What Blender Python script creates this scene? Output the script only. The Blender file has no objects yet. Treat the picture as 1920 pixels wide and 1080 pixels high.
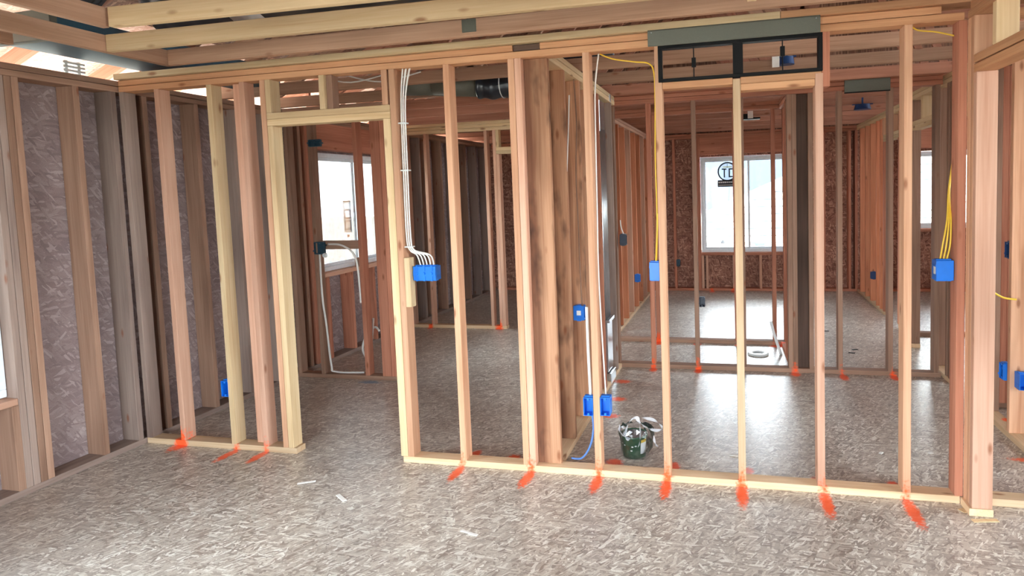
import bpy, bmesh, math, random
from mathutils import Vector, Matrix
random.seed(7)
SC = bpy.context.scene
COL = SC.collection

# ---------------------------------------------------------------- camera
cam_d = bpy.data.cameras.new('camera'); cam = bpy.data.objects.new('camera', cam_d); COL.objects.link(cam)
yaw, pitch, roll = 0.2339, -0.0698, -0.0333
yaw = math.radians(13.40423856); pitch = math.radians(-3.99842709); roll = math.radians(-1.90857473)
cy, sy, cp, sp = math.cos(yaw), math.sin(yaw), math.cos(pitch), math.sin(pitch)
fw = Vector((-sy*cp, cy*cp, sp)); r0 = Vector((cy, sy, 0)); u0 = r0.cross(fw)
rt = math.cos(roll)*r0 + math.sin(roll)*u0; up = -math.sin(roll)*r0 + math.cos(roll)*u0
M = Matrix((rt, up, -fw)).transposed().to_4x4(); M.translation = Vector((1.5596, -3.3975, 1.6362))
cam.matrix_world = M
cam_d.sensor_fit = 'HORIZONTAL'; cam_d.sensor_width = 36
cam_d.lens = 1170.1*36/1920; cam_d.shift_x = -117.56/1920; cam_d.shift_y = -99.78/1920
cam_d.clip_start = .05; cam_d.clip_end = 200
SC.camera = cam

# ---------------------------------------------------------------- view, world, daylight
SC.view_settings.view_transform = 'Standard'; SC.view_settings.look = 'None'
SC.view_settings.gamma = 1; SC.view_settings.use_curve_mapping = False
SC.view_settings.exposure = 1.6
W = bpy.data.worlds.new('overcast_sky'); SC.world = W; W.use_nodes = True
bg = W.node_tree.nodes['Background']; bg.inputs[0].default_value = (.87, .95, 1, 1); bg.inputs[1].default_value = 9.0
SC.cycles.max_bounces = 10; SC.cycles.diffuse_bounces = 6; SC.cycles.glossy_bounces = 3
SC.cycles.transparent_max_bounces = 12; SC.cycles.use_denoising = True
SC.cycles.caustics_reflective = False; SC.cycles.caustics_refractive = False

def daylight(name, loc, rot, sx, sy_):
    """portal: steers the sky's own light through a window opening, gives off nothing itself"""
    d = bpy.data.lights.new(name, 'AREA'); d.shape = 'RECTANGLE'; d.size = sx; d.size_y = sy_; d.cycles.is_portal = True
    o = bpy.data.objects.new(name, d); COL.objects.link(o); o.location = loc; o.rotation_euler = rot
PI = math.pi
daylight('portal_unseen_rear', (1.0, -6.12, 1.25), (PI/2, 0, 0), 3.6, 2.15)  # unseen opening behind the camera, sized to balance the light
daylight('portal_left_window', (-2.56, -1.7, 1.35), (0, -PI/2, 0), 1.55, 1.9)
daylight('portal_bath_window', (-2.50, 2.78, 1.5), (0, -PI/2, 0), 1.22, 1.57)
daylight('portal_bedroom_window', (1.96, 6.74, 1.36), (-PI/2, 0, 0), 1.47, 1.5)
daylight('portal_bedroom_window_right', (4.93, 6.74, 1.48), (-PI/2, 0, 0), 1.38, 1.13)
daylight('portal_unseen_right', (7.22, -2.5, 1.25), (0, PI/2, 0), 2.15, 2.4)  # unseen opening to the right, narrowed to balance the light

# ---------------------------------------------------------------- materials
def lin(c):
    return tuple(((v/255)/12.92 if v/255 <= .04045 else ((v/255+.055)/1.055)**2.4) for v in c) + (1,)
class NT:
    def __init__(s, name):
        s.m = bpy.data.materials.new(name); s.m.use_nodes = True; s.t = s.m.node_tree; s.n = s.t.nodes
        s.b = s.n['Principled BSDF']; s.out = s.n['Material Output']
    def new(s, ty, **kw):
        nd = s.n.new(ty)
        for k, v in kw.items(): setattr(nd, k, v)
        return nd
    def put(s, sock, v):
        if isinstance(v, bpy.types.NodeSocket): s.t.links.new(v, sock)
        else: sock.default_value = v
    def math(s, op, a, b=0., c=None, clamp=False):
        nd = s.new('ShaderNodeMath', operation=op, use_clamp=clamp); s.put(nd.inputs[0], a); s.put(nd.inputs[1], b)
        if c is not None: s.put(nd.inputs[2], c)
        return nd.outputs[0]
    def vmath(s, op, a, b=(0, 0, 0), sc=None):
        nd = s.new('ShaderNodeVectorMath', operation=op); s.put(nd.inputs[0], a)
        if b is not None and op not in ('LENGTH', 'SCALE'): s.put(nd.inputs[1], b)
        if sc is not None: s.put(nd.inputs[3], sc)
        return nd.outputs['Value'] if op in ('LENGTH', 'DISTANCE') else nd.outputs[0]
    def mix(s, fac, a, b, mode='MIX'):
        nd = s.new('ShaderNodeMix', data_type='RGBA', blend_type=mode)
        s.put(nd.inputs[0], fac); s.put(nd.inputs[6], a); s.put(nd.inputs[7], b); return nd.outputs[2]
    def ramp(s, fac, stops):
        nd = s.new('ShaderNodeValToRGB'); s.put(nd.inputs[0], fac); e = nd.color_ramp.elements
        while len(e) < len(stops): e.new(.5)
        for el, (p, c) in zip(e, stops): el.position = p; el.color = c if len(c) == 4 else lin(c)
        return nd.outputs[0]
    def mapping(s, vec, loc=(0, 0, 0), rot=(0, 0, 0), sc=(1, 1, 1)):
        nd = s.new('ShaderNodeMapping'); s.put(nd.inputs[0], vec)
        nd.inputs[1].default_value = loc; nd.inputs[2].default_value = rot; nd.inputs[3].default_value = sc
        return nd.outputs[0]
    def noise(s, vec, scale, detail=3, rough=.5, dist=0):
        nd = s.new('ShaderNodeTexNoise'); s.put(nd.inputs['Vector'], vec); nd.inputs['Scale'].default_value = scale
        nd.inputs['Detail'].default_value = detail; nd.inputs['Roughness'].default_value = rough
        nd.inputs['Distortion'].default_value = dist; return nd.outputs[0]
    def bump(s, h, strength=.3, dist=.002):
        nd = s.new('ShaderNodeBump'); nd.inputs[0].default_value = strength; nd.inputs[1].default_value = dist
        s.put(nd.inputs['Height'], h); s.t.links.new(nd.outputs[0], s.b.inputs['Normal'])

# orange layout paint sprayed on floor, plates and stud feet: one row per mark (x, y, half width, half length)
MARKS = [(-1.60, -.09, .030, .10), (-1.375, -.08, .030, .09), (.005, -.09, .030, .10), (.44, -.09, .032, .11),
         (.845, -.085, .032, .11), (1.232, -.08, .030, .12), (1.637, -.09, .030, .13), (2.055, -.11, .030, .135),
         (2.452, -.13, .032, .145), (.016, .19, .03, .05), (.272, .17, .04, .04), (.90, .20, .05, .05), (1.26, .20, .03, .06),
         (1.68, .21, .03, .04), (2.03, .13, .03, .05), (2.43, .16, .03, .04),
         (.70, 1.78, .07, .05), (.73, 1.33, .07, .045), (.745, .96, .06, .045), (.925, 2.16, .035, .06), (1.325, 2.16, .035, .065),
         (2.15, 2.16, .04, .06), (2.53, 2.12, .035, .09), (2.93, 2.15, .035, .07), (.875, 3.14, .05, .07), (1.28, 3.13, .04, .045),
         (1.70, 3.13, .04, .045), (2.08, 3.13, .08, .045), (-2.0, 3.64, .03, .06), (-1.10, 3.68, .05, .07), (3.56, 1.57, .06, .03),
         (3.30, .60, .14, .03), (3.37, 1.15, .04, .04), (1.70, 6.5, .04, .08), (1.38, 6.5, .04, .08), (-2.05, .0, .05, .10)]
def paint_group():
    g = bpy.data.node_groups.new('spray_paint', 'ShaderNodeTree')
    g.interface.new_socket('Fac', in_out='OUTPUT', socket_type='NodeSocketFloat')
    N, L = g.nodes, g.links
    geo = N.new('ShaderNodeNewGeometry'); out = N.new('NodeGroupOutput')
    nz = N.new('ShaderNodeTexNoise'); nz.inputs['Scale'].default_value = 55; nz.inputs['Detail'].default_value = 4
    L.new(geo.outputs['Position'], nz.inputs['Vector'])
    prev = None
    for (x, y, a, b) in MARKS:
        s = N.new('ShaderNodeVectorMath'); s.operation = 'SUBTRACT'; s.inputs[1].default_value = (x, y, 0); L.new(geo.outputs['Position'], s.inputs[0])
        k = N.new('ShaderNodeVectorMath'); k.operation = 'MULTIPLY'; k.inputs[1].default_value = (1/a, 1/b, 1/.11); L.new(s.outputs[0], k.inputs[0])
        q = N.new('ShaderNodeVectorMath'); q.operation = 'LENGTH'; L.new(k.outputs[0], q.inputs[0])
        if prev is None: prev = q.outputs['Value']
        else:
            m = N.new('ShaderNodeMath'); m.operation = 'MINIMUM'; L.new(prev, m.inputs[0]); L.new(q.outputs['Value'], m.inputs[1]); prev = m.outputs[0]
    ad = N.new('ShaderNodeMath'); ad.operation = 'MULTIPLY_ADD'; L.new(nz.outputs[0], ad.inputs[0]); ad.inputs[1].default_value = 1.5; L.new(prev, ad.inputs[2])
    mr = N.new('ShaderNodeMapRange'); L.new(ad.outputs[0], mr.inputs[0]); mr.inputs[1].default_value = 1.45; mr.inputs[2].default_value = 2.0
    mr.inputs[3].default_value = .92; mr.inputs[4].default_value = 0
    L.new(mr.outputs[0], out.inputs[0]); return g
PG = paint_group()
ORANGE = lin((255, 92, 34))

def wood(name, light, dark, paint=False, stain=.25, knots=1., heart=False):
    s = NT(name); tc = s.new('ShaderNodeTexCoord'); oi = s.new('ShaderNodeObjectInfo')
    off = s.vmath('SCALE', (17.3, 9.1, 31.7), None, oi.outputs['Random'])
    P = s.vmath('ADD', tc.outputs['Object'], off)
    g1 = s.noise(s.mapping(P, sc=(16, 16, .9)), 1, 3, .55, .6)
    g2 = s.noise(s.mapping(P, sc=(120, 120, 2.5)), 1, 2, .6)
    g = s.math('MULTIPLY_ADD', g2, .45, s.math('MULTIPLY', g1, .75))
    col = s.ramp(g, [(.30, dark), (.50, tuple((a*2+b*3)//5 for a, b in zip(dark, light))), (.72, light)])
    big = s.noise(s.mapping(P, sc=(3, 3, .8)), 1, 2)
    col = s.mix(s.math('MULTIPLY', s.math('SUBTRACT', big, .5, clamp=True), stain*4), col, s.mix(1., col, lin((120, 95, 80)), 'MULTIPLY'))
    if heart:
        so = s.new('ShaderNodeSeparateXYZ'); s.put(so.inputs[0], tc.outputs['Object'])
        wob = s.noise(s.mapping(P, sc=(4, 4, 1.6)), 1, 3)
        hm_ = s.new('ShaderNodeMapRange'); s.put(hm_.inputs[0], s.math('MULTIPLY_ADD', wob, .10, so.outputs[0])); hm_.inputs[1].default_value = .055; hm_.inputs[2].default_value = .02
        col = s.mix(s.math('MULTIPLY', hm_.outputs[0], .62), col, lin((104, 62, 46)))
        sp2 = s.noise(s.mapping(P, sc=(9, 9, 3.5)), 1, 3)
        col = s.mix(s.math('MULTIPLY', s.math('SUBTRACT', sp2, .56, clamp=True), 4.5, clamp=True), col, lin((62, 44, 38)))
    val = s.math('MULTIPLY_ADD', oi.outputs['Random'], .28, .74)
    cv = s.new('ShaderNodeCombineXYZ'); [s.put(cv.inputs[i], val) for i in range(3)]
    col = s.mix(1., col, cv.outputs[0], 'MULTIPLY')
    vo = s.new('ShaderNodeTexVoronoi'); s.put(vo.inputs['Vector'], s.mapping(P, sc=(9, 9, 3.3))); vo.inputs['Scale'].default_value = 1
    kd = vo.outputs['Distance']
    kf = s.new('ShaderNodeMapRange'); s.put(kf.inputs[0], kd); kf.inputs[1].default_value = .05*knots; kf.inputs[2].default_value = .13*knots
    kf.inputs[3].default_value = .75; kf.inputs[4].default_value = 0
    col = s.mix(kf.outputs[0], col, lin((128, 74, 46)))
    if paint:
        pg = s.new('ShaderNodeGroup'); pg.node_tree = PG; col = s.mix(pg.outputs[0], col, ORANGE)
    s.put(s.b.inputs['Base Color'], col); s.b.inputs['Roughness'].default_value = .8
    s.b.inputs['Specular IOR Level'].default_value = .25
    s.bump(g, .25, .001); return s.m

def osb(name, plane, cols, paint=False, flat=1., seams=False, warp=.004, sc=1.25, mul=1., rough=.72, spec=.4, bmp=.15):
    s = NT(name); geo = s.new('ShaderNodeNewGeometry'); sx = s.new('ShaderNodeSeparateXYZ'); s.put(sx.inputs[0], geo.outputs['Position'])
    cx = s.new('ShaderNodeCombineXYZ'); a, b = {'xy': (0, 1), 'yz': (1, 2), 'xz': (0, 2)}[plane]
    s.put(cx.inputs[0], sx.outputs[a]); s.put(cx.inputs[1], sx.outputs[b]); P0 = cx.outputs[0]
    wn = s.new('ShaderNodeTexNoise'); s.put(wn.inputs['Vector'], P0); wn.inputs['Scale'].default_value = 14; wn.inputs['Detail'].default_value = 2
    P = s.vmath('ADD', P0, s.vmath('SCALE', s.vmath('SUBTRACT', wn.outputs['Color'], (.5, .5, .5)), None, warp*4))
    col = None; hgt = None
    for i, (ang, sa, sb, thr) in enumerate([(a_*flat, b_, c_, d_) for a_, b_, c_, d_ in [(.35, 11, 62, 0), (-.5, 10, 55, .45), (1.15, 12, 70, .55), (-1.3, 13, 60, .6), (.05, 14, 85, .62), (2.2, 20, 110, .72)]]):
        vo = s.new('ShaderNodeTexVoronoi', voronoi_dimensions='2D'); vo.inputs['Scale'].default_value = 1
        s.put(vo.inputs['Vector'], s.mapping(s.mapping(P, (i*3.7, i*1.9, 0), (0, 0, ang)), sc=(sa*sc, sb*sc, 1)))
        sp_ = s.new('ShaderNodeSeparateColor'); s.put(sp_.inputs[0], vo.outputs['Color'])
        c = s.ramp(sp_.outputs[1], [(0, cols[0]), (.4, cols[1]), (.75, cols[2]), (1, cols[3])])
        if col is None: col = c; hgt = sp_.outputs[1]
        else:
            f = s.math('GREATER_THAN', sp_.outputs[0], thr); col = s.mix(f, col, c)
            hm = s.new('ShaderNodeMix'); s.put(hm.inputs[0], f); s.put(hm.inputs[2], hgt); s.put(hm.inputs[3], sp_.outputs[1]); hgt = hm.outputs[0]
    fine = s.noise(P0, 180, 3)
    col = s.mix(.35, col, s.ramp(fine, [(.3, (190, 190, 190)), (.6, (255, 255, 255))]), 'MULTIPLY')
    big = s.noise(P0, 1.1, 4)
    col = s.mix(.5, col, s.ramp(big, [(.35, (200, 192, 190)), (.6, (255, 255, 255))]), 'MULTIPLY')
    if mul != 1.: col = s.mix(1., col, (mul, mul, mul, 1), 'MULTIPLY')
    if seams:
        for axis, period, o, w in ((0, 1.219, -.005, .0032), (1, 2.438, .94, .0025)):
            jit = s.math('MULTIPLY', s.noise(P0, 6, 2), .004)
            m = s.math('ABSOLUTE', s.math('SUBTRACT', s.math('FLOORED_MODULO', s.math('ADD', s.math('SUBTRACT', sx.outputs[axis], o-period/2), jit), period), period/2))
            f = s.math('LESS_THAN', m, w); brk = s.math('GREATER_THAN', s.noise(P0, 3.0, 1), .26 if axis == 0 else .42)
            col = s.mix(s.math('MULTIPLY', s.math('MULTIPLY', f, brk), .9), col, lin((50, 44, 42)))
    if paint:
        pg = s.new('ShaderNodeGroup'); pg.node_tree = PG; col = s.mix(pg.outputs[0], col, ORANGE)
        d = s.vmath('DISTANCE', s.vmath('MULTIPLY', geo.outputs['Position'], (1, 2.4, 1)), (-1.52, 3.55, 0))
        bf = s.new('ShaderNodeMapRange'); s.put(bf.inputs[0], s.math('MULTIPLY_ADD', s.noise(P0, 25, 3), .16, d)); bf.inputs[1].default_value = .14; bf.inputs[2].default_value = .2; bf.inputs[3].default_value = .8; bf.inputs[4].default_value = 0
        col = s.mix(bf.outputs[0], col, lin((60, 120, 160)))
    s.put(s.b.inputs['Base Color'], col); s.b.inputs['Roughness'].default_value = rough
    s.b.inputs['Specular IOR Level'].default_value = spec
    s.bump(hgt, bmp, .002); return s.m

def plain(name, rgb, rough=.5, metal=0., var=.08, scale=30, spec=.5):
    s = NT(name); geo = s.new('ShaderNodeTexCoord')
    n = s.noise(geo.outputs['Object'], scale, 3); c = lin(rgb); lo = tuple(v*(1-var*2) for v in c[:3])+(1,)
    s.put(s.b.inputs['Base Color'], s.mix(n, lo, tuple(min(1, v*(1+var)) for v in c[:3])+(1,)))
    s.b.inputs['Roughness'].default_value = rough; s.b.inputs['Metallic'].default_value = metal
    s.b.inputs['Specular IOR Level'].default_value = spec; return s.m
def glass(name, tint, gl=.08, op=0.):
    s = NT(name); tr = s.new('ShaderNodeBsdfTransparent'); tr.inputs[0].default_value = tint
    gs = s.new('ShaderNodeBsdfGlossy'); gs.inputs['Roughness'].default_value = .05 if op == 0 else .25
    fr = s.new('ShaderNodeFresnel'); fr.inputs[0].default_value = 1.45
    n = s.noise(s.new('ShaderNodeTexCoord').outputs['Object'], 9, 3)
    mx = s.new('ShaderNodeMixShader'); s.put(mx.inputs[0], s.math('MULTIPLY_ADD', n, op, s.math('MULTIPLY', fr.outputs[0], 1 if op else .9)))
    s.t.links.new(tr.outputs[0], mx.inputs[1]); s.t.links.new(gs.outputs[0], mx.inputs[2]); s.t.links.new(mx.outputs[0], s.out.inputs[0]); return s.m

WY = wood('lumber_pale_yellow', (230, 203, 162), (200, 163, 118), knots=1.15)
WYP = wood('lumber_pale_painted', (232, 202, 166), (200, 160, 120), paint=True)
WO = wood('lumber_orange_fir', (222, 174, 140), (184, 128, 94), paint=True)
WP = wood('lumber_pink_fir', (224, 178, 152), (190, 136, 108), paint=True)
WOC = wood('lumber_orange_plate', (218, 166, 124), (178, 122, 84))
WR = wood('lumber_red_fir', (206, 140, 112), (158, 94, 70), paint=True)
WB = wood('lumber_brown', (176, 140, 118), (132, 98, 80), stain=.5, paint=True)
WJ = wood('joist_brown', (190, 152, 126), (146, 108, 84), stain=.4)
WJR = wood('joist_reddish', (188, 134, 110), (146, 96, 74), stain=.4)
WG = wood('lumber_grey', (168, 146, 134), (126, 106, 98), stain=.5, paint=True)
WRO = wood('lumber_warm_bounce', (222, 150, 112), (176, 100, 68))  # warm light bounced between the bedroom studs is put into this orange
WD = wood('lumber_dark_stained', (112, 88, 76), (74, 56, 48), stain=.6)
WV = wood('lumber_figured', (214, 164, 128), (150, 98, 68), stain=.9, knots=1.1, heart=True)
FLOOR = osb('subfloor_osb', 'xy', [(148, 134, 124), (187, 176, 164), (208, 199, 186), (243, 240, 230)], True, True, mul=1., rough=.33, spec=.85, bmp=.3)
OSBL = osb('osb_wall_left', 'yz', [(138, 120, 120), (150, 132, 131), (158, 141, 139), (180, 163, 160)], warp=.006, flat=.45, sc=.8)
OSBB = osb('osb_wall_back', 'xz', [(128, 84, 68), (164, 114, 94), (184, 134, 112), (218, 174, 148)], warp=.006, flat=.6, sc=.8)
OSBR = osb('osb_roof_shaded', 'xy', [(96, 66, 52), (124, 88, 70), (142, 104, 84), (176, 136, 112)], warp=.006)  # attic shade is put into this colour, darker than the sheathing itself
OSBE = osb('eave_osb_lit', 'xy', [(214, 168, 146), (232, 192, 172), (240, 206, 190), (250, 228, 214)], warp=.006)  # same sheathing lightened: outdoor light on the eave is put into the colour
BLUE = plain('blue_plastic', (22, 118, 222), .38)
BLUED = plain('dark_blue_plastic', (24, 60, 110), .45)
TEAL = plain('dark_teal_lap_shadow', (40, 74, 90), .5)
NAVY = plain('navy_plastic', (30, 38, 56), .45)
BLACK = plain('black_steel', (9, 9, 10), .6, spec=.2)
BLKP = plain('black_film', (26, 32, 40), .28, scale=12)
SHEET = plain('grey_green_sheet_metal', (104, 105, 94), .55, .35, .05, 90)
GALV = plain('galvanised_steel', (196, 202, 206), .28, .9, .12, 14)
YEL = plain('yellow_cable_jacket', (236, 196, 60), .45)
WHT = plain('white_cable_jacket', (232, 230, 224), .45)
OFFW = plain('white_pvc', (228, 232, 230), .4)
VINYL = plain('white_vinyl', (232, 238, 242), .4)
LBL = plain('white_label', (240, 240, 238), .6)
PEX = plain('blue_tubing', (96, 140, 214), .4)
s_ = NT('backlit_sticker_paper'); s_.b.inputs['Base Color'].default_value = (.85, .86, .85, 1)
tl_ = s_.new('ShaderNodeBsdfTransparent'); tl_.inputs[0].default_value = (.8, .86, .88, 1); mx_ = s_.new('ShaderNodeMixShader'); mx_.inputs[0].default_value = .6
s_.t.links.new(s_.b.outputs[0], mx_.inputs[1]); s_.t.links.new(tl_.outputs[0], mx_.inputs[2]); s_.t.links.new(mx_.outputs[0], s_.out.inputs[0]); LBT = s_.m
INK = plain('black_ink', (38, 40, 46), .6)
YINK = plain('yellow_ink', (214, 206, 60), .6)
BINK = plain('blue_ink', (90, 140, 170), .6)
RINK = plain('red_ink', (200, 60, 50), .6)
GREEN = plain('green_bucket_plastic', (34, 92, 62), .4, var=.2)
SCRAP = plain('white_paper', (238, 236, 230), .7)
GLS = glass('window_glass', (.97, .99, 1, 1))
BAG = glass('clear_plastic_bag', (.93, .95, .97, 1), op=.34)
SIDING = plain('white_siding', (236, 236, 226), .6, var=.02)
FASCIA = plain('white_fascia', (246, 246, 246), .6, var=.01)
GROUND = plain('pale_gravel_ground', (176, 168, 156), .9, var=.15, scale=5)
def shingle():
    s = NT('blue_grey_shingles'); tc = s.new('ShaderNodeTexCoord')
    br = s.new('ShaderNodeTexBrick'); s.put(br.inputs['Vector'], tc.outputs['Object']); br.inputs['Scale'].default_value = 3.4
    br.inputs['Color1'].default_value = lin((64, 78, 92)); br.inputs['Color2'].default_value = lin((76, 92, 106)); br.inputs['Mortar'].default_value = lin((38, 48, 62))
    br.inputs['Mortar Size'].default_value = .03; br.inputs['Row Height'].default_value = .42; s.put(s.b.inputs['Base Color'], br.outputs[0]); s.b.inputs['Roughness'].default_value = .9; return s.m
SHING = shingle()

# ---------------------------------------------------------------- builders
def link(o, parent=None):
    COL.objects.link(o)
    if parent is not None: o.parent = parent
    return o
def tag(o, label=None, cat=None, group=None, kind=None):
    for k, v in (('label', label), ('category', cat), ('group', group), ('kind', kind)):
        if v: o[k] = v
    return o
def thing(name, loc, rz, label, cat, group=None):
    o = bpy.data.objects.new(name, None); o.empty_display_size = .05; link(o)
    o.location = loc; o.rotation_euler = (0, 0, rz); return tag(o, label, cat, group)
def bm_obj(name, bm, mat, parent=None, smooth=False):
    bmesh.ops.recalc_face_normals(bm, faces=bm.faces)
    me = bpy.data.meshes.new(name); bm.to_mesh(me); bm.free(); me.materials.append(mat)
    if smooth:
        for p in me.polygons: p.use_smooth = True
    return link(bpy.data.objects.new(name, me), parent)
def add_box(bm, x0, x1, y0, y1, z0, z1, mat=None, bev=0.):
    v = bmesh.ops.create_cube(bm, size=1)['verts']
    T = Matrix.Translation(((x0+x1)/2, (y0+y1)/2, (z0+z1)/2)) @ Matrix.Diagonal((abs(x1-x0), abs(y1-y0), abs(z1-z0), 1))
    if mat is not None: T = mat @ T
    bmesh.ops.transform(bm, matrix=T, verts=v)
    if bev:
        es = {e for q in v for e in q.link_edges}
        bmesh.ops.bevel(bm, geom=list(es), offset=bev, segments=1, affect='EDGES')
def lumber(parent, name, x0, x1, y0, y1, z0, z1, mat, lean=0.):
    """one sawn board; local Z runs along the grain"""
    d = (x1-x0, y1-y0, z1-z0); k = max(range(3), key=lambda i: d[i]); bm = bmesh.new()
    if k == 2: sx, sy_, sz, rot = d[0], d[1], d[2], (0, lean, 0)
    elif k == 0: sx, sy_, sz, rot = d[2], d[1], d[0], (0, PI/2, 0)
    else: sx, sy_, sz, rot = d[0], d[2], d[1], (-PI/2, 0, 0)
    add_box(bm, -sx/2, sx/2, -sy_/2, sy_/2, -sz/2, sz/2, bev=.0022)
    o = bm_obj(name, bm, mat, parent); o.location = ((x0+x1)/2, (y0+y1)/2, (z0+z1)/2); o.rotation_euler = rot; return o
def slant(parent, name, a, b, w, t, mat):
    """board from a to b, w high, t thick"""
    a, b = Vector(a), Vector(b); L = (b-a).length; bm = bmesh.new(); add_box(bm, -w/2, w/2, -t/2, t/2, 0, L, bev=.002)
    o = bm_obj(name, bm, mat, parent); z = (b-a).normalized(); y = Vector((0, 1, 0)); x = y.cross(z).normalized(); y = z.cross(x)
    m = Matrix((x, y, z)).transposed().to_4x4(); m.translation = a; o.matrix_local = m; return o
def smooth_path(pts, n=6):
    P = [Vector(p) for p in pts]; out = []
    for i in range(len(P)-1):
        p0, p1, p2, p3 = P[max(i-1, 0)], P[i], P[i+1], P[min(i+2, len(P)-1)]
        for j in range(n):
            t = j/n; out.append(.5*((2*p1)+(-p0+p2)*t+(2*p0-5*p1+4*p2-p3)*t*t+(-p0+3*p1-3*p2+p3)*t**3))
    out.append(P[-1]); return out
def add_tube(bm, pts, r, seg=8, n=6, cap=True, flat=1.):
    P = smooth_path(pts, n) if n > 1 else [Vector(p) for p in pts]; rings = []; ref = None
    for i, p in enumerate(P):
        d = (P[min(i+1, len(P)-1)]-P[max(i-1, 0)]).normalized()
        if ref is None: ref = d.orthogonal().normalized()
        ref = (ref-d*ref.dot(d)).normalized(); q = d.cross(ref); rr = r(i/(len(P)-1)) if callable(r) else r
        rings.append([bm.verts.new(p+(ref*math.cos(2*PI*k/seg)+q*math.sin(2*PI*k/seg)*flat)*rr) for k in range(seg)])
    for a, b in zip(rings, rings[1:]):
        for k in range(seg): bm.faces.new((a[k], a[(k+1) % seg], b[(k+1) % seg], b[k]))
    if cap: bm.faces.new(rings[0][::-1]); bm.faces.new(rings[-1])
def tube(name, pts, r, mat, parent=None, label=None, cat=None, group=None, **kw):
    bm = bmesh.new(); add_tube(bm, pts, r, **kw); o = bm_obj(name, bm, mat, parent, True)
    return tag(o, label, cat, group)
def struct(name, boxes, mat):
    bm = bmesh.new()
    for b in boxes: add_box(bm, *b)
    return tag(bm_obj(name, bm, mat), kind='structure')

T, D4, D6, H0, H1 = .038, .089, .14, .038, 2.391
# ---------------------------------------------------------------- the setting
struct('floor', [(-2.7, 7.2, -6.2, 6.9, -.05, 0)], FLOOR)
# left exterior wall runs very slightly out of square
EY = math.atan(.021)
EX = lambda y: -2.335+.021*y
def hole_wall(name, y0, y1, holes, t0, t1, mat, rot=0, origin=(0, 0, 0), axis='y', zt=2.467):
    bm = bmesh.new()
    def bx(a0, a1, z0, z1):
        if a1-a0 < .001 or z1-z0 < .001: return
        add_box(bm, *((t0, t1, a0, a1) if axis == 'y' else (a0, a1, t0, t1)), z0, z1)
    cur = y0
    for (h0, h1, z0, z1) in holes:
        bx(cur, h0, 0, zt); bx(h0, h1, 0, z0); bx(h0, h1, z1, zt); cur = h1
    bx(cur, y1, 0, zt)
    o = bm_obj(name, bm, mat); o.location = origin; o.rotation_euler = (0, 0, rot); return tag(o, kind='structure')
ROTE = -EY
hole_wall('wall_left', -6.2, 6.8, [(-2.62, -.752, .569, 2.10), (1.99, 3.56, .90, 2.11)], -.152, -.14, OSBL, ROTE, (-2.335, 0, 0))
hole_wall('wall_back', -2.5, 7.2, [(1.225, 2.69, .60, 2.10), (4.25, 5.62, .92, 2.05)], 6.71, 6.722, OSBB, axis='x')
hole_wall('wall_front', -2.6, 7.2, [(-.8, 2.8, .15, 2.3)], -6.1, -6.0, OSBB, axis='x')
hole_wall('wall_right', -6.2, 6.9, [(-3.7, -1.3, .15, 2.3)], 7.1, 7.2, OSBL)
# roof deck: left slope up to the ridge, right slope down, gable ends
bm = bmesh.new()
RX, RS = 3.4, .42
zr = lambda x: 2.80+RS*(x+2.49) if x <= RX else 2.80+RS*(RX+2.49)-RS*(x-RX)
def quadslab(bm, P, dz=.02):
    a = [bm.verts.new(p) for p in P]; b = [bm.verts.new((p[0], p[1], p[2]+dz)) for p in P]
    bm.faces.new(a[::-1]); bm.faces.new(b)
    for i in range(4): bm.faces.new((a[i], a[(i+1) % 4], b[(i+1) % 4], b[i]))
quadslab(bm, [(-2.3, -6.8, zr(-2.3)), (RX, -6.8, zr(RX)), (RX, 7.3, zr(RX)), (-2.3, 7.3, zr(-2.3))])
quadslab(bm, [(RX, -6.8, zr(RX)), (8, -6.8, zr(8)), (8, 7.3, zr(8)), (RX, 7.3, zr(RX))])
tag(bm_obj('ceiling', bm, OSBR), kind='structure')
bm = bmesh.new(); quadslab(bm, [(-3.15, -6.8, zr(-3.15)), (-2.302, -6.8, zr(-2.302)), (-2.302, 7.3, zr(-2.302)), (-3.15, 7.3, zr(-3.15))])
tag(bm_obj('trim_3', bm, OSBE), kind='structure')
for nm, y in (('trim_1', 6.715), ('trim_2', -6.1)):
    bm = bmesh.new(); vs = [(-2.49, y, 2.467), (7.2, y, 2.467), (7.2, y, zr(7.2)), (RX, y, zr(RX)), (-2.49, y, zr(-2.49))]
    a = [bm.verts.new(p) for p in vs]; b = [bm.verts.new((p[0], p[1]+.012, p[2])) for p in vs]
    bm.faces.new(a); bm.faces.new(b[::-1])
    for i in range(5): bm.faces.new((a[i], b[i], b[(i+1) % 5], a[(i+1) % 5]))
    tag(bm_obj(nm, bm, OSBR), kind='structure')
struct('ground', [(-60, -2.72, -60, 60, -.5, -.45), (-2.72, 60, 6.95, 60, -.5, -.45), (7.25, 60, -60, 6.95, -.5, -.45), (-2.72, 7.25, -60, -6.25, -.5, -.45)], GROUND)

# ---------------------------------------------------------------- stud walls
def stack(w, x0, x1, y0=0., dep=D4, m=(WOC, WOC, WY), nail=True, names=True, ny=.03):
    lumber(w, 'top_plate', x0, x1, y0, y0+dep, H1, H1+.0365, m[0])
    lumber(w, 'top_plate', x0, x1, y0, y0+dep, H1+.0395, 2.465, m[1])
    if nail: tag(lumber(w, 'nailer_board', x0, x1, y0-ny, y0+dep+.02, 2.467, 2.505, m[2]), 'wider flat board capping the plates')
def studs(w, xs, m, y0=0., dep=D4, z0=H0, z1=H1, name='stud'):
    return [lumber(w, name, x, x+T, y0, y0+dep, z0, z1, random.choice(m)) for x in xs]

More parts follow.
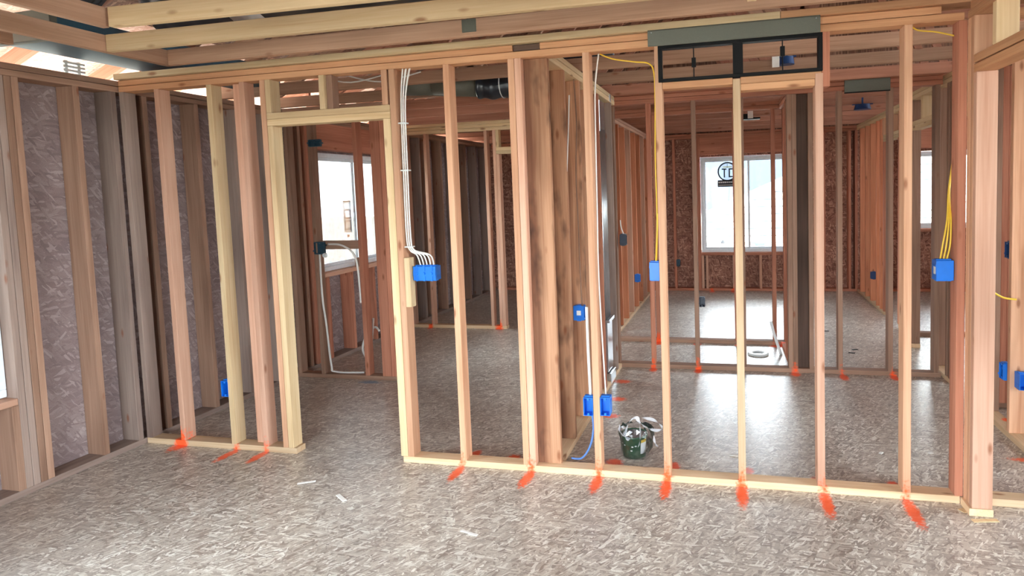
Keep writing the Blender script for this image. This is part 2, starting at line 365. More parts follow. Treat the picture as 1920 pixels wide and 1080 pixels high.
# near wall across the middle of the picture
w = thing('stud_wall', (0, 0, 0), 0, 'long open stud wall nearest the camera with a doorway on its left', 'wall framing', 'partition stud walls')
lumber(w, 'bottom_plate', -2.33, -1.144, 0, D4, 0, T, WYP)
lumber(w, 'bottom_plate', -.386, 2.70, 0, D4, 0, T, WYP)
lumber(w, 'bottom_plate', 2.81, 4.6, 0, D4, 0, T, WYP)
lumber(w, 'top_plate', -2.33, 2.70, 0, D4, H1, H1+.0365, WOC); lumber(w, 'top_plate', 2.80, 4.6, 0, D4, H1, H1+.0365, WOC)
lumber(w, 'top_plate', -2.33, .425, 0, D4, H1+.0395, 2.465, WOC); lumber(w, 'top_plate', .585, 2.60, 0, D4, H1+.0395, 2.465, WOC)
tag(lumber(w, 'filler_block', .427, .583, .008, D4, H1+.0395, 2.465, WD), 'short dark block filling a gap in the upper plate')
tag(lumber(w, 'nailer_board', -2.33, 1.858, -.03, .11, 2.467, 2.505, WY), 'pale wide board on top of the plates')
lumber(w, 'nailer_board', 1.86, 4.6, -.028, .11, 2.467, 2.505, WOC)
mm = {-2.330: WG, -2.046: WP, -1.639: WY, -1.243: WO, -.350: WO, -.003: WO, .393: WO, .433: WP, .825: WO, 2.436: WO, 2.675: WR}
for x, m in mm.items(): lumber(w, 'stud', x, x+T, 0, D4, H0, H1, m)
lumber(w, 'stud', -1.393, -1.393+T, 0, D4, H0, H1, WP)
tag(lumber(w, 'backing_stud', -1.393-D4, -1.393-.001, D4-T, D4, H0, H1, WP), 'stud turned flat beside its neighbour')
tag(lumber(w, 'backing_stud', .472, .611, .05, .088, H0, H1, WV), 'wide flat stud with dark heart stain and figured grain')
lumber(w, 'trimmer_stud', -1.203, -1.165, 0, D4, H0, 2.105, WY); lumber(w, 'trimmer_stud', -.40, -.352, 0, D4, H0, 2.105, WY)
lumber(w, 'door_header', -1.203, -.352, 0, D4, 2.106, 2.145, WY); lumber(w, 'door_header', -1.203, -.352, 0, D4, 2.146, 2.185, WY)
for x, m in ((-1.203, WY), (-.822, WY), (-.40, WO)): lumber(w, 'cripple_stud', x, x+T, 0, D4, 2.186, H1, m)
lumber(w, 'cripple_stud', -.782, -.744, .02, D4, 2.186, H1, WB)
lumber(w, 'stud', 1.218, 1.256, 0, D4, H0, H1, WO); lumber(w, 'stud', 1.622, 1.66, 0, D4, H0, 2.19, WYP)
lumber(w, 'stud', 2.025, 2.063, 0, D4, H0, 2.19, WP)
lumber(w, 'stud', 2.064, 2.102, .003, D4, H0, H1, WR) if False else None
lumber(w, 'stud', 2.058, 2.096, .002, D4, 2.12, H1, WR)
lumber(w, 'duct_header', 1.257, 1.621, 0, D4, 2.163, 2.198, WOC)
lumber(w, 'duct_header', 1.661, 2.056, .001, D4, 2.163, 2.198, WOC); lumber(w, 'duct_header', 1.661, 2.024, 0, D4, 2.128, 2.162, WOC)
tag(lumber(w, 'stud', 1.58, 1.618, 0, D4, 2.2, H1, WO), None) if False else None

# the corner post and the wide cased opening that runs off to the right
w = thing('opening_frame', (2.712, -.003, 0), 0, 'built-up corner post on the right carrying a header that runs toward the camera', 'wall framing')
for i, m in enumerate((WO, WY, WP)): lumber(w, 'post_stud', 0, D4, -.115+i*.0385, -.0775+i*.0385-.001, H0, 2.126 if i == 0 else H1, (WP, WO, WO)[i])
lumber(w, 'bottom_plate', -.012, D4+.004, -.118, .0, 0, .037, WYP)
lumber(w, 'header', 0, D4, -3.2, -.0775, 2.127, 2.165, WOC); lumber(w, 'header', 0, D4, -3.2, -.0775, 2.171, 2.209, WOC)
for y in (-.32, -.72, -1.12): lumber(w, 'cripple_stud', 0, D4, y, y+T, 2.21, H1, WY)
lumber(w, 'top_plate', 0, D4, -3.2, .0, H1+.001, H1+T, WOC); lumber(w, 'top_plate', 0, D4, -3.2, -.03, H1+T+.001, 2.467, WOC)

# exterior left wall framing (local y runs along the wall)
w = thing('exterior_stud_wall', (-2.335, 0, 0), ROTE, 'deep stud framing of the sheathed left outside wall with two window openings', 'wall framing', 'outside wall framing')
def ex(name, y0, y1, z0, z1, m, x0=-.139, x1=0.): return lumber(w, name, x0, x1, y0, y1, z0, z1, m)
ex('bottom_plate', -6.0, 6.55, 0, T, WG); ex('top_plate', -6.0, 6.55, H1, H1+.0365, WB); ex('top_plate', -6.0, 6.55, H1+.0395, 2.465, WB)
for y in (-.752, -.713, -.674, -.635): ex('king_stud' if y > -.74 else 'trimmer_stud', y, y+T-.001, H0, H1 if y > -.74 else 2.12, WG if y < -.7 else WB)
for y in (-.295, -.055, .17, .60, .965, 1.285, 1.74, 4.05, 4.29, 4.66, 5.06, 5.47, 5.87, 6.28, -3.1, -3.5, -3.9, -4.3): ex('stud', y, y+T, H0, H1, random.choice((WG, WB, WB)))
for y in (1.84, 1.879, 1.918): ex('king_stud', y, y+T-.001, H0, H1, WR)
ex('trimmer_stud', 1.957, 1.99, H0, 2.11, WR)
for y in (3.562, 3.60): ex('king_stud', y, y+T-.001, H0, H1, WB)
ex('window_header', -2.62, -.754, 2.12, H1, WB); ex('window_header', 1.9915, 3.56, 2.135, H1, WR)
ex('window_sill', -2.62, -.754, .53, .568, WP); ex('window_sill', 1.991, 3.56, .86, .898, WP)
for y in (-.79, -1.2, -1.6, -2.0, -2.4): ex('cripple_stud', y, y+T, H0, .529, WB)
for y in (2.05, 2.45, 2.86, 3.27): ex('cripple_stud', y, y+T, H0, .859, WR)
tag(lumber(w, 'scrap_block', -.03, .0, 2.57, 2.61, .899, 1.0, WB), 'short dark block standing on the window sill')

# back exterior wall framing
w = thing('exterior_stud_wall', (0, 6.57, 0), 0, 'reddish stud framing of the sheathed back wall around the bedroom windows', 'wall framing', 'outside wall framing')
def bk(name, x0, x1, z0, z1, m): return lumber(w, name, x0, x1, 0, .139, z0, z1, m)
bk('bottom_plate', -2.19, 7.0, 0, T, WR); bk('top_plate', -2.19, 7.0, H1, H1+.0365, WR); bk('top_plate', -2.19, 7.0, H1+.0395, 2.465, WR)
for x in (.42, .80, 1.10, 2.81, 3.02, 3.38, 3.47, 3.9, 6.1, 6.6, -.1, -.5, -.9, -1.3, -1.7): bk('stud', x, x+T, H0, H1, WR)
for x in (1.147, 1.185, 2.692, 2.731, 4.17, 4.21, 5.625, 5.665): bk('king_stud', x, x+T-.001, H0, H1, WR)
bk('window_header', 1.224, 2.691, 2.135, H1, WR); bk('window_sill', 1.224, 2.691, .56, .598, WR)
bk('window_header', 4.249, 5.624, 2.09, H1, WR); bk('window_sill', 4.249, 5.624, .88, .918, WR)
for x in (1.225, 1.29, 1.70, 2.10, 2.50): bk('cripple_stud', x, x+T, H0, .559, WP)
for x in (4.3, 4.7, 5.1, 5.5): bk('cripple_stud', x, x+T, H0, .879, WR)

# plumbing wall going back from the near wall
w = thing('plumbing_stud_wall', (.607, .12, 0), -.012, 'deep stud wall running straight back beside the doorway room, stained boards', 'wall framing', 'partition stud walls')
lumber(w, 'bottom_plate', -D6, 0, -.02, 2.08, 0, T, WYP)
lumber(w, 'top_plate', -D6, 0, -.02, 2.08, H1, H1+.0365, WY); lumber(w, 'top_plate', -D6, 0, -.02, 2.08, H1+.0395, 2.465, WY)
for y, m in ((.30, WV), (.71, WV), (1.11, WO), (1.34, WR), (1.88, WG)): lumber(w, 'stud', -D6, 0, y, y+T, H0, H1, m)

# middle cross wall
w = thing('stud_wall', (0, 2.21, 0), 0, 'cross wall of the middle room seen through the near studs, dark bottom plate unbroken', 'wall framing', 'partition stud walls')
lumber(w, 'bottom_plate', .47, 3.29, 0, D4, 0, T, WB); stack(w, .47, 3.29, 0, D4, (WR, WR, WR))
studs(w, (.50, .578, .906, 1.301, 1.707, 2.499, 2.890), (WB, WR)); studs(w, (2.099, 2.138, 2.268, 3.236), (WB,))
tag(lumber(w, 'backing_stud', 2.178, 2.266, .045, .083, H0, H1, WD), 'flat stud darkened with a black stain')
# short bath walls behind it
w = thing('stud_wall', (0, 3.18, 0), 0, 'low-plated wall behind the toilet flange with thin red studs', 'wall framing', 'partition stud walls')
lumber(w, 'bottom_plate', .39, 2.21, 0, D4, 0, T, WB); stack(w, .39, 2.21, 0, D4, (WR, WR, WR), False)
studs(w, (.854, 1.262, 1.665, 2.041, 2.152), (WR,))
w = thing('stud_wall', (2.12, 2.30, 0), 0, 'short return wall closing the right side of the toilet space', 'wall framing', 'partition stud walls')
lumber(w, 'bottom_plate', 0, D4, 0, .88, 0, T, WR); stack(w, 0, D4, .003, .874, (WR, WR, WR), False)
for y in (.35,): lumber(w, 'stud', 0, D4, y, y+T, H0, H1, WR)
# bedroom left partition
w = thing('stud_wall', (.387, 3.28, 0), -.023, 'row of closely seen orange studs along the left side of the bright bedroom', 'wall framing', 'partition stud walls')
lumber(w, 'bottom_plate', -D4, 0, 0, 3.28, 0, T, WYP); lumber(w, 'top_plate', -D4, 0, 0, 3.28, H1, H1+.0365, WP); lumber(w, 'top_plate', -D4, 0, 0, 3.28, H1+.0395, 2.465, WP)
for i in range(8): lumber(w, 'stud', -D4, 0, .12+.4*i, .158+.4*i, H0, H1, WRO if i % 3 else WP)
# left closet / bath walls
w = thing('stud_wall', (0, 1.545, 0), 0, 'short dark wall seen through the doorway with a wiring block between its studs', 'wall framing', 'partition stud walls')
lumber(w, 'bottom_plate', -2.30, -1.298, 0, D4, 0, T, WB); stack(w, -2.30, -1.298, 0, D4, (WB, WB, WB), False)
studs(w, (-2.30, -2.055), (WB,)); lumber(w, 'stud', -1.602, -1.564, 0, D4, H0, H1, WR)
tag(lumber(w, 'backing_stud', -1.43, -1.341, 0, T, H0, H1, WR), 'stud turned flat'); lumber(w, 'stud', -1.338, -1.30, 0, D4, H0, H1, WR)
tag(lumber(w, 'blocking', -2.016, -1.603, .02, .058, 1.185, 1.262, WB), 'short horizontal block between two studs')
# far left cross wall with its door header
w = thing('stud_wall', (0, 3.65, 0), 0, 'far left cross wall with a small door header, behind the doorway room', 'wall framing', 'partition stud walls')
lumber(w, 'bottom_plate', -2.25, -1.0, 0, D4, 0, T, WYP); stack(w, -2.25, .29, 0, D4, (WY, WY, WY))
lumber(w, 'bottom_plate', -.2, .29, 0, D4, 0, T, WYP)
studs(w, (-2.245, -1.982, -1.6, -1.195, -1.085, -.2, .2), (WP, WO)); lumber(w, 'trimmer_stud', -1.046, -1.008, 0, D4, H0, 2.105, WP); lumber(w, 'trimmer_stud', -.24, -.202, 0, D4, H0, 2.105, WP)
lumber(w, 'door_header', -1.046, -.202, 0, D4, 2.106, 2.145, WY); lumber(w, 'door_header', -1.046, -.202, 0, D4, 2.146, 2.186, WY)
for x in (-1.046, -.62, -.24): lumber(w, 'cripple_stud', x, x+T, 0, D4, 2.187, H1, WY)
# right hall wall with two door headers
w = thing('stud_wall', (3.26, 0, 0), -.02, 'hall wall on the right with two door headers, ending behind the corner post', 'wall framing', 'partition stud walls')
for y0, y1 in ((.12, 1.53), (2.04, 2.50), (3.20, 3.36)): lumber(w, 'bottom_plate', 0, D4, y0, y1, 0, T, WYP)
lumber(w, 'top_plate', 0, D4, .12, 3.36, H1, H1+.0365, WY); lumber(w, 'top_plate', 0, D4, .12, 3.36, H1+.0395, 2.465, WY)
for y, m in ((.50, WO), (.92, WO), (1.32, WB), (1.49, WB), (2.04, WB), (2.12, WB), (2.44, WB), (3.21, WB), (3.285, WB)): lumber(w, 'stud', 0, D4, y, y+T, H0, H1, m)
for y0, y1 in ((1.529, 2.039), (2.479, 3.209)):
    lumber(w, 'door_header', 0, D4, y0, y1, 2.106, 2.145, WY); lumber(w, 'door_header', 0, D4, y0, y1, 2.146, 2.186, WY)
    lumber(w, 'cripple_stud', 0, D4, (y0+y1)/2, (y0+y1)/2+T, 2.187, H1, WY)
w = thing('stud_wall', (3.35, 0, 0), -.022, 'orange studs along the right side of the bright bedroom, door header at the near end', 'wall framing', 'partition stud walls')
lumber(w, 'bottom_plate', 0, D4, 4.82, 6.56, 0, T, WYP); lumber(w, 'bottom_plate', 0, D4, 3.95, 4.1, 0, T, WYP)
lumber(w, 'top_plate', 0, D4, 3.95, 6.56, H1, H1+.0365, WY); lumber(w, 'top_plate', 0, D4, 3.95, 6.56, H1+.0395, 2.465, WY)
for y in (6.3, 5.92, 5.58, 5.22, 5.0, 3.97, 4.06): lumber(w, 'stud', 0, D4, y, y+T, H0, H1, WRO)
lumber(w, 'trimmer_stud', 0, D4, 4.82, 4.858, H0, 2.105, WR); lumber(w, 'trimmer_stud', 0, D4, 4.1, 4.138, H0, 2.105, WR)
lumber(w, 'door_header', 0, D4, 4.1, 4.858, 2.106, 2.145, WY); lumber(w, 'door_header', 0, D4, 4.1, 4.858, 2.146, 2.186, WY)
for y in (4.86, 4.45, 4.1): lumber(w, 'cripple_stud', 0, D4, y, y+T, 2.187, H1, WO)
w = thing('stud_wall', (3.395, 1.50, 0), 0, 'short cross wall seen in the narrow gap right of the corner post', 'wall framing', 'partition stud walls')
lumber(w, 'bottom_plate', 0, 2.0, 0, D4, 0, T, WB); stack(w, 0, 2.0, 0, D4, (WB, WB, WB), False)
studs(w, (.012, .05, .088, .9, 1.3, 1.7), (WB, WR))
w = thing('stud_wall', (3.45, 3.7, 0), 0, 'faint cross wall beyond the right hall, only its plate and end studs visible', 'wall framing', 'partition stud walls')
lumber(w, 'bottom_plate', 0, 3.5, 0, D4, 0, T, WB); stack(w, 0, 3.5, 0, D4, (WB, WB, WB), False)
studs(w, (0, .62, 1.02, 1.42, 1.82, 2.22, 3.4), (WB, WR))

# ---------------------------------------------------------------- ceiling trusses and joists
def truss(y, label, x0=-2.95, x1=7.1, m=WJR, bz=2.467, bx0=None, group='ceiling trusses'):
    o = thing('roof_truss', (0, y, bz), 0, label, 'roof truss', group)
    b0 = bx0 if bx0 is not None else -2.47
    lumber(o, 'bottom_chord', b0, x1, 0, T, 0.001, .089, m)
    s0 = max(x0, b0-.5)
    zt = lambda x: zr(x)-.05-bz-.02
    slant(o, 'top_chord', (s0, T/2, zt(s0)), (RX, T/2, zt(RX)), .089, T, m)
    slant(o, 'top_chord', (RX, T/2, zt(RX)), (7.6, T/2, zt(7.6)), .089, T, m)
    xs = [b0+.04, -1.0, -.2, 1.2, 2.0, 3.4, 4.4, 5.6]; top = False
    for a, b in zip(xs, xs[1:]):
        pa = (a, T/2, zt(a)-.03 if top else .06); pb = (b, T/2, .06 if top else zt(b)-.03)
        if a < b0: continue
        slant(o, 'web', pa, pb, .089, T-.006, m); top = not top
    lumber(o, 'heel_block', b0+.0, b0+T, .002, T-.002, .09, max(.12, zt(b0)-.02), m)
    return o
names = ['first behind the near stud wall', 'second behind the near stud wall', 'resting just beyond the middle cross wall', 'third past the near wall, over the toilet space',
         'fourth past the near wall, over the bath wall', 'fifth from the near wall', 'sixth from the near wall', 'seventh from the near wall', 'eighth from the near wall, well inside the bedroom', 'last before the back wall']
for i, nm in enumerate(names):
    truss(.9+.605*i if i != 2 else 2.13, 'roof truss over the ceiling, '+nm, m=WJ if i < 2 else WJR)
truss(.295, 'roof truss hidden mostly by the near wall plates')
o = thing('ceiling_joist', (0, -.262, 2.467), 0, 'brown ceiling joist just in front of the near stud wall', 'joist', 'near ceiling joists')
lumber(o, 'joist', -1.648, 7.1, 0, T, .001, .09, WJ)
tag(lumber(o, 'splice_plate', .24, .32, -.003, .0, .02, .088, SHEET), 'grey metal connector plate')
def joist(label, a, b, m, z=2.467, t=T):
    a, b = Vector(a), Vector(b); o = thing('ceiling_joist', (a.x, a.y, z), 0, label, 'joist', 'near ceiling joists')
    L = (b-a).length; bm = bmesh.new(); add_box(bm, -.0445, .0445, -t/2, t/2, 0, L, bev=.002); q = bm_obj('joist', bm, m, o)
    zz = (b-a).normalized().to_3d(); yy = Vector((0, 0, 1)).cross(zz); xx = yy.cross(zz)
    mt = Matrix((xx, yy, zz)).transposed().to_4x4(); mt.translation = (0, 0, .0445); q.matrix_local = mt; return o
joist('long pale yellow ceiling joist, second above the near wall', (-1.645, -.63), (7.0, -.47), WY)
joist('pale yellow ceiling joist nearest the top edge of the picture', (-1.19, -1.0), (7.0, -.70), WY)
joist('pale joist crossing the top left corner above the others', (-.80, -1.40), (7.0, -1.33), WY)
joist('brown joist running toward the camera at the left, outer one', (-1.668, -.225), (-1.668, -5.9), WJ)
joist('brown joist running toward the camera at the left, inner one', (-1.222, -1.0), (-1.262, -5.9), WJ)
joist('hidden inner joist running toward the camera at top left', (-.82, -1.42), (-.82, -5.9), WJ)
joist('outermost brown joist running toward the camera at the left edge', (-2.02, -.85), (-2.02, -5.9), WJ, z=2.49)
o = thing('hanger_block', (1.70, -.47, 2.467), 0, 'short pale stick hanging down between joists at the top edge', 'wood block')
lumber(o, 'block', -.02, .02, -.01, .01, -.02, .13, WY)
# trusses over the camera's room (rest on the left wall)
for i, y in enumerate((-2.1, -2.9, -3.7, -4.5, -5.3)):
    t_ = truss(y, 'roof truss overhead, %s above the camera, out of frame' % ('first ahead and', 'second nearly', 'third just behind and', 'fourth behind and', 'last behind and')[i], bz=2.60, group='trusses above the camera')
for i, y in enumerate((-.31, -.93, -1.5)):
    o = thing('roof_truss', (0, y, 2.60), 0, 'upper roof truss above the left joists, %s' % ('nearest the stud wall', 'middle one', 'closest to the camera')[i], 'roof truss', 'upper trusses')
    lumber(o, 'bottom_chord', -2.47, -1.72, 0, T, -.13, -.041, WJR) if i == 2 else None
    slant(o, 'top_chord', (-2.95, T/2, zr(-2.95)-2.68), (RX, T/2, zr(RX)-2.68), .089, T, WJR)
    slant(o, 'web', (-.3, T/2, .03), (1.0, T/2, zr(1.0)-2.72), .089, T-.006, WJR)

# ---------------------------------------------------------------- windows (frame, sashes, glass)
def window(n, axis, a0, a1, z0, z1, pos, sign, parent_rot=None, origin=(0, 0, 0), mull=True):
    """axis: direction the window runs; pos: inner face of the frame; sign: outward"""
    o = bpy.data.objects.new('window_%d' % n, None); link(o); o.location = origin
    if parent_rot: o.rotation_euler = (0, 0, parent_rot)
    tag(o, kind='structure')
    def b(bm, p, q, r, s, d0, d1):
        lo, hi = sorted((pos+sign*d0, pos+sign*d1))
        if axis == 'x': add_box(bm, p, q, lo, hi, r, s, bev=.003)
        else: add_box(bm, lo, hi, p, q, r, s, bev=.003)
    bm = bmesh.new(); f = .045
    b(bm, a0, a1, z0, z0+f, 0, .08); b(bm, a0, a1, z1-f, z1, 0, .08); b(bm, a0, a0+f, z0+f, z1-f, 0, .08); b(bm, a1-f, a1, z0+f, z1-f, 0, .08)
    bm_obj('window_frame', bm, VINYL, o)
    m = (a0+a1)/2; s = .032
    for p, q, d in ((a0+f, m+s/2, .022), (m-s/2, a1-f, .048)):
        bm = bmesh.new()
        b(bm, p, q, z0+f, z0+f+s, d, d+.022); b(bm, p, q, z1-f-s, z1-f, d, d+.022); b(bm, p, p+s, z0+f+s, z1-f-s, d, d+.022); b(bm, q-s, q, z0+f+s, z1-f-s, d, d+.022)
        sh = bm_obj('sash', bm, VINYL, o)
        bm = bmesh.new(); b(bm, p+s*.8, q-s*.8, z0+f+s*.8, z1-f-s*.8, d+.009, d+.013); bm_obj('glass_pane', bm, GLS, sh)
    return o
window(1, 'y', -2.615, -.757, .574, 2.095, -.075, -1, ROTE, (-2.335, 0, 0))
window(2, 'y', 1.995, 3.555, .905, 2.105, -.075, -1, ROTE, (-2.335, 0, 0))
window(3, 'x', 1.23, 2.685, .605, 2.095, 6.63, 1)
window(4, 'x', 4.255, 5.615, .925, 2.045, 6.63, 1)
window(5, 'x', -.79, 2.79, .16, 2.29, -6.01, -1)  # unseen window, put in to let sky light in from behind
window(6, 'y', -3.69, -1.31, .16, 2.29, 7.11, 1)  # unseen window, put in to let sky light in from the right

# round sticker on the bedroom window: ring, a hammer-like mark inside, dark strip with two text lines
st = thing('window_sticker', (1.64, 6.645, 1.86), 0, 'round black and white builder sticker above a dark lettered strip on the bedroom window glass', 'sticker')
def ring(bm, r0, r1, y, n=36):
    a = [bm.verts.new((r0*math.cos(2*PI*i/n), y, r0*math.sin(2*PI*i/n))) for i in range(n)]
    b = [bm.verts.new((r1*math.cos(2*PI*i/n), y, r1*math.sin(2*PI*i/n))) for i in range(n)]
    for i in range(n): bm.faces.new((a[i], a[(i+1) % n], b[(i+1) % n], b[i]))
def disc(bm, r, y, n=36): bm.faces.new([bm.verts.new((r*math.cos(2*PI*i/n), y, r*math.sin(2*PI*i/n))) for i in range(n)])
bm = bmesh.new(); disc(bm, .150, .002); bm_obj('white_disc', bm, LBT, st)
bm = bmesh.new(); ring(bm, .128, .150, 0); add_box(bm, -.085, -.012, -.001, 0, .03, .05); add_box(bm, -.055, -.035, -.001, 0, -.09, .03)
add_box(bm, .02, .04, -.001, 0, -.09, .05); add_box(bm, .04, .085, -.001, 0, .03, .05); add_box(bm, .04, .095, -.001, 0, -.09, -.07); add_box(bm, -.003, .003, -.001, 0, .06, .125)
bm_obj('printed_mark', bm, INK, st)
bm = bmesh.new(); add_box(bm, -.07, .07, -.001, 0, .066, .078); bm_obj('yellow_bar', bm, YINK, st)
bm = bmesh.new(); add_box(bm, -.15, .15, 0, .002, -.235, -.13); bm_obj('strip', bm, INK, st)
def text(name, body, size, loc, rot, mat, parent=None, ext=.0006):
    cu = bpy.data.curves.new(name, 'FONT'); cu.body = body; cu.size = size; cu.extrude = ext; cu.align_x = 'CENTER'; cu.align_y = 'CENTER'
    t = bpy.data.objects.new(name, cu); COL.objects.link(t); dg = bpy.context.evaluated_depsgraph_get(); dg.update()
    me = bpy.data.meshes.new_from_object(t.evaluated_get(dg)); COL.objects.unlink(t); bpy.data.objects.remove(t)
    me.materials.clear(); me.materials.append(mat); o = link(bpy.data.objects.new(name, me), parent); o.location = loc; o.rotation_euler = rot; return o
bm = bmesh.new()
for i in range(9): add_box(bm, -.135+.03*i, -.115+.03*i, -.003, -.001, -.175, -.152)
for i in range(13): add_box(bm, -.135+.021*i, -.121+.021*i, -.003, -.001, -.215, -.203)
bm_obj('blurred_lettering', bm, LBL, st)
st2 = thing('window_sticker', (1.95, 6.62, .74), 0, 'small pale blue square label low on the bedroom window glass', 'sticker') if False else None
# manufacturer label on the doorway room window
lb = thing('window_label', (-2.40, 2.62, 1.44), ROTE, 'paper label with yellow top bar and two blue boxes on the doorway room window', 'label')
for nm, z0, z1, m in (('paper', -.17, .16, LBT), ('yellow_bar', .16, .175, YINK)):
    bm = bmesh.new(); add_box(bm, -.001, .001, -.07, .07, z0, z1); bm_obj(nm, bm, m, lb)
for z in (-.02, -.14):
    bm = bmesh.new(); add_box(bm, .001, .002, -.055, .055, z, z+.012); add_box(bm, .001, .002, -.055, .055, z+.09, z+.10)
    add_box(bm, .001, .002, -.055, -.043, z, z+.10); add_box(bm, .001, .002, .043, .055, z, z+.10); bm_obj('printed_box', bm, BINK, lb)
bm = bmesh.new(); add_box(bm, -.001, .001, -.02, .02, -.22, -.19); bm_obj('red_tab', bm, RINK, lb)

# ---------------------------------------------------------------- neighbouring houses outside
nh = thing('neighbour_house', (3.0, 11.0, -.45), 0, 'white sided gable house with blue grey shingled roof filling the bedroom window view', 'house')
rk = lambda x: .90+.437*(x-1.2)+.45          # underside line of the rake board, local z
bm = bmesh.new(); n = 60
for i in range(40):
    z = i*.16
    xl = max(-6., (z-.45-.90)/.437+1.2-3.0+.02)
    if xl > 6.5: break
    add_box(bm, xl, 7, .0, .03, z, z+.158, mat=Matrix.Translation((0, 0, 0)) @ Matrix.Rotation(0, 4, 'X'))
    None
bm_obj('siding_wall', bm, SIDING, nh)
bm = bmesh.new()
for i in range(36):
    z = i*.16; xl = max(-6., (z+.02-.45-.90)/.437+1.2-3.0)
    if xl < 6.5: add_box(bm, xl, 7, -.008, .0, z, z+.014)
bm_obj('lap_shadow', bm, TEAL, nh)  # dark strips stand in for the shadow lines under the siding laps
slant(nh, 'rake_board', (-6.0, -.06, rk(-3.0)+.08), (7.0, -.06, rk(10.0)+.08), .19, .03, FASCIA)
bm = bmesh.new(); add_box(bm, -8, 9, 0, .05, 0, 6.2); o = bm_obj('shingled_roof', bm, SHING, nh); o.location = (0, 1.4, 0); o.rotation_euler = (math.radians(-52), 0, 0)
bm = bmesh.new(); add_box(bm, -.75, -.55, -.05, -.0, .58, .80); add_box(bm, -.77, -.53, -.06, -.02, .78, .82); bm_obj('wall_vent', bm, BINK, nh)
for x in (-1.45, -.12):
    bm = bmesh.new(); bmesh.ops.create_cone(bm, cap_ends=True, segments=12, radius1=.045, radius2=.03, depth=.06, matrix=Matrix.Translation((x, -.04, .84)) @ Matrix.Rotation(PI/2, 4, 'X')); bm_obj('hose_bib', bm, INK, nh)
nh = thing('neighbour_house', (-9.5, 3.0, -.45), 0, 'plain pale house wall beyond the left windows', 'house')
bm = bmesh.new()
for i in range(26): add_box(bm, -.03, 0, -7, 9, i*.16, i*.16+.158); add_box(bm, 0, .012, -7, 9, i*.16, i*.16+.02)
bm_obj('siding_wall', bm, SIDING, nh)

# ---------------------------------------------------------------- electrical boxes
def ebox(x, y, z, face, label, w=.056, h=.098, d=.072, m=BLUE, group='plastic wiring boxes', sticker=False, tabs=0, rz=None):
    """x,y,z = centre of the box; face = direction of its open side (-y, +y, +x, -x)"""
    rot = {'-y': 0, '+x': PI/2, '+y': PI, '-x': -PI/2}[face]
    o = thing('electrical_box', (x, y, z-h/2), rot, label, 'electrical box', group)
    bm = bmesh.new(); t = .003
    add_box(bm, -w/2, w/2, d/2-t, d/2, 0, h, bev=.001)
    add_box(bm, -w/2, -w/2+t, -d/2, d/2-t, 0, h); add_box(bm, w/2-t, w/2, -d/2, d/2-t, 0, h)
    add_box(bm, -w/2+t, w/2-t, -d/2, d/2-t, 0, t); add_box(bm, -w/2+t, w/2-t, -d/2, d/2-t, h-t, h)
    for zz in (t, h-t-.012): add_box(bm, -.006, .006, -d/2+.001, -d/2+.02, zz, zz+.012)
    bm_obj('box_shell', bm, m, o)
    bm = bmesh.new()
    for zz in (-.006, h): add_box(bm, -w/2+.004, w/2-.004, -.016, .016, zz, zz+.006, bev=.001)
    add_box(bm, -w/2-.002, -w/2, -.03, .03, .02, .032); add_box(bm, w/2, w/2+.002, -.03, .03, h-.032, h-.02)
    bm_obj('nail_bracket', bm, m, o)
    if tabs:
        bm = bmesh.new()
        for i in range(tabs):
            xx = -w/2+w*(i+.5)/tabs
            add_box(bm, xx-.006, xx+.006, d/2, d/2+.004, -.004, h+.004); bmesh.ops.create_cone(bm, cap_ends=True, segments=12, radius1=.009, radius2=.007, depth=.006, matrix=Matrix.Translation((xx, d/2+.006, h/2)) @ Matrix.Rotation(-PI/2, 4, 'X'))
        add_box(bm, -w/2, w/2, d/2, d/2+.003, h*.3, h*.68); bm_obj('back_ribs', bm, m, o)
    if sticker:
        bm = bmesh.new(); sgn = {'-y': -1, '+y': 1, '+x': -1, '-x': 1}[face]
        if face == '+y': add_box(bm, w/2, w/2+.0008, -.008, .022, h*.3, h*.74)
        else: add_box(bm, -w/2-.0008 if face == '+x' else w/2, -w/2 if face == '+x' else w/2+.0008, -.016, .014, h*.36, h*.68)
        tag(bm_obj('label_sticker', bm, LBL, o), 'plain white sticker')
    return o
ebox(-1.668, .04, .407, '-y', 'open blue box low on the pale stud left of the doorway', h=.104)
ebox(.795, .036, .406, '-y', 'open blue box low on the fifth near stud, left side, white strip above', h=.104)
ebox(.893, .036, .411, '-y', 'open blue box low on the right side of the same stud, nearest the bucket', h=.104)
ebox(1.188, .062, 1.18, '+y', 'blue box at switch height where the yellow cable ends', h=.10, w=.054)
ebox(2.633, .065, 1.18, '+y', 'wide blue box at switch height left of the corner post, yellow cables in its top', h=.10, w=.078, sticker=True)
ebox(-.195, .062, 1.172, '+y', 'wide triple blue box turned backward beside the doorway, white cables curving into it', w=.145, h=.085, d=.075, tabs=3)
ebox(.576, .80, .79, '+x', 'blue box with a white sticker on the stained plumbing wall studs', w=.06, h=.10, d=.075, sticker=True)
ebox(.438, 4.86, .45, '+x', 'small blue box low on the bedroom left wall studs', h=.10)
ebox(.672, 2.24, 1.18, '+x', 'dark box with a white rim at the end of the middle cross wall', m=NAVY, h=.10, w=.07, d=.058)
ebox(1.368, 2.25, .61, '-y', 'dark box low on a thin stud of the middle cross wall', m=NAVY, h=.08, w=.05)
ebox(.865, 6.52, .45, '-y', 'tiny dark box on the back wall left of the bedroom window', m=TEAL, h=.10)
ebox(3.310, 1.0, 1.18, '-x', 'narrow blue box at switch height right of the corner post', h=.10, d=.056, m=BLUED)
ebox(3.285, 1.0, .41, '-x', 'blue box low on the right hall wall, half behind a stud', h=.10, d=.05)
ebox(3.338, .88, .385, '-y', 'blue box at the lower right edge of the picture, white cable entering it', h=.10, w=.07, sticker=False)
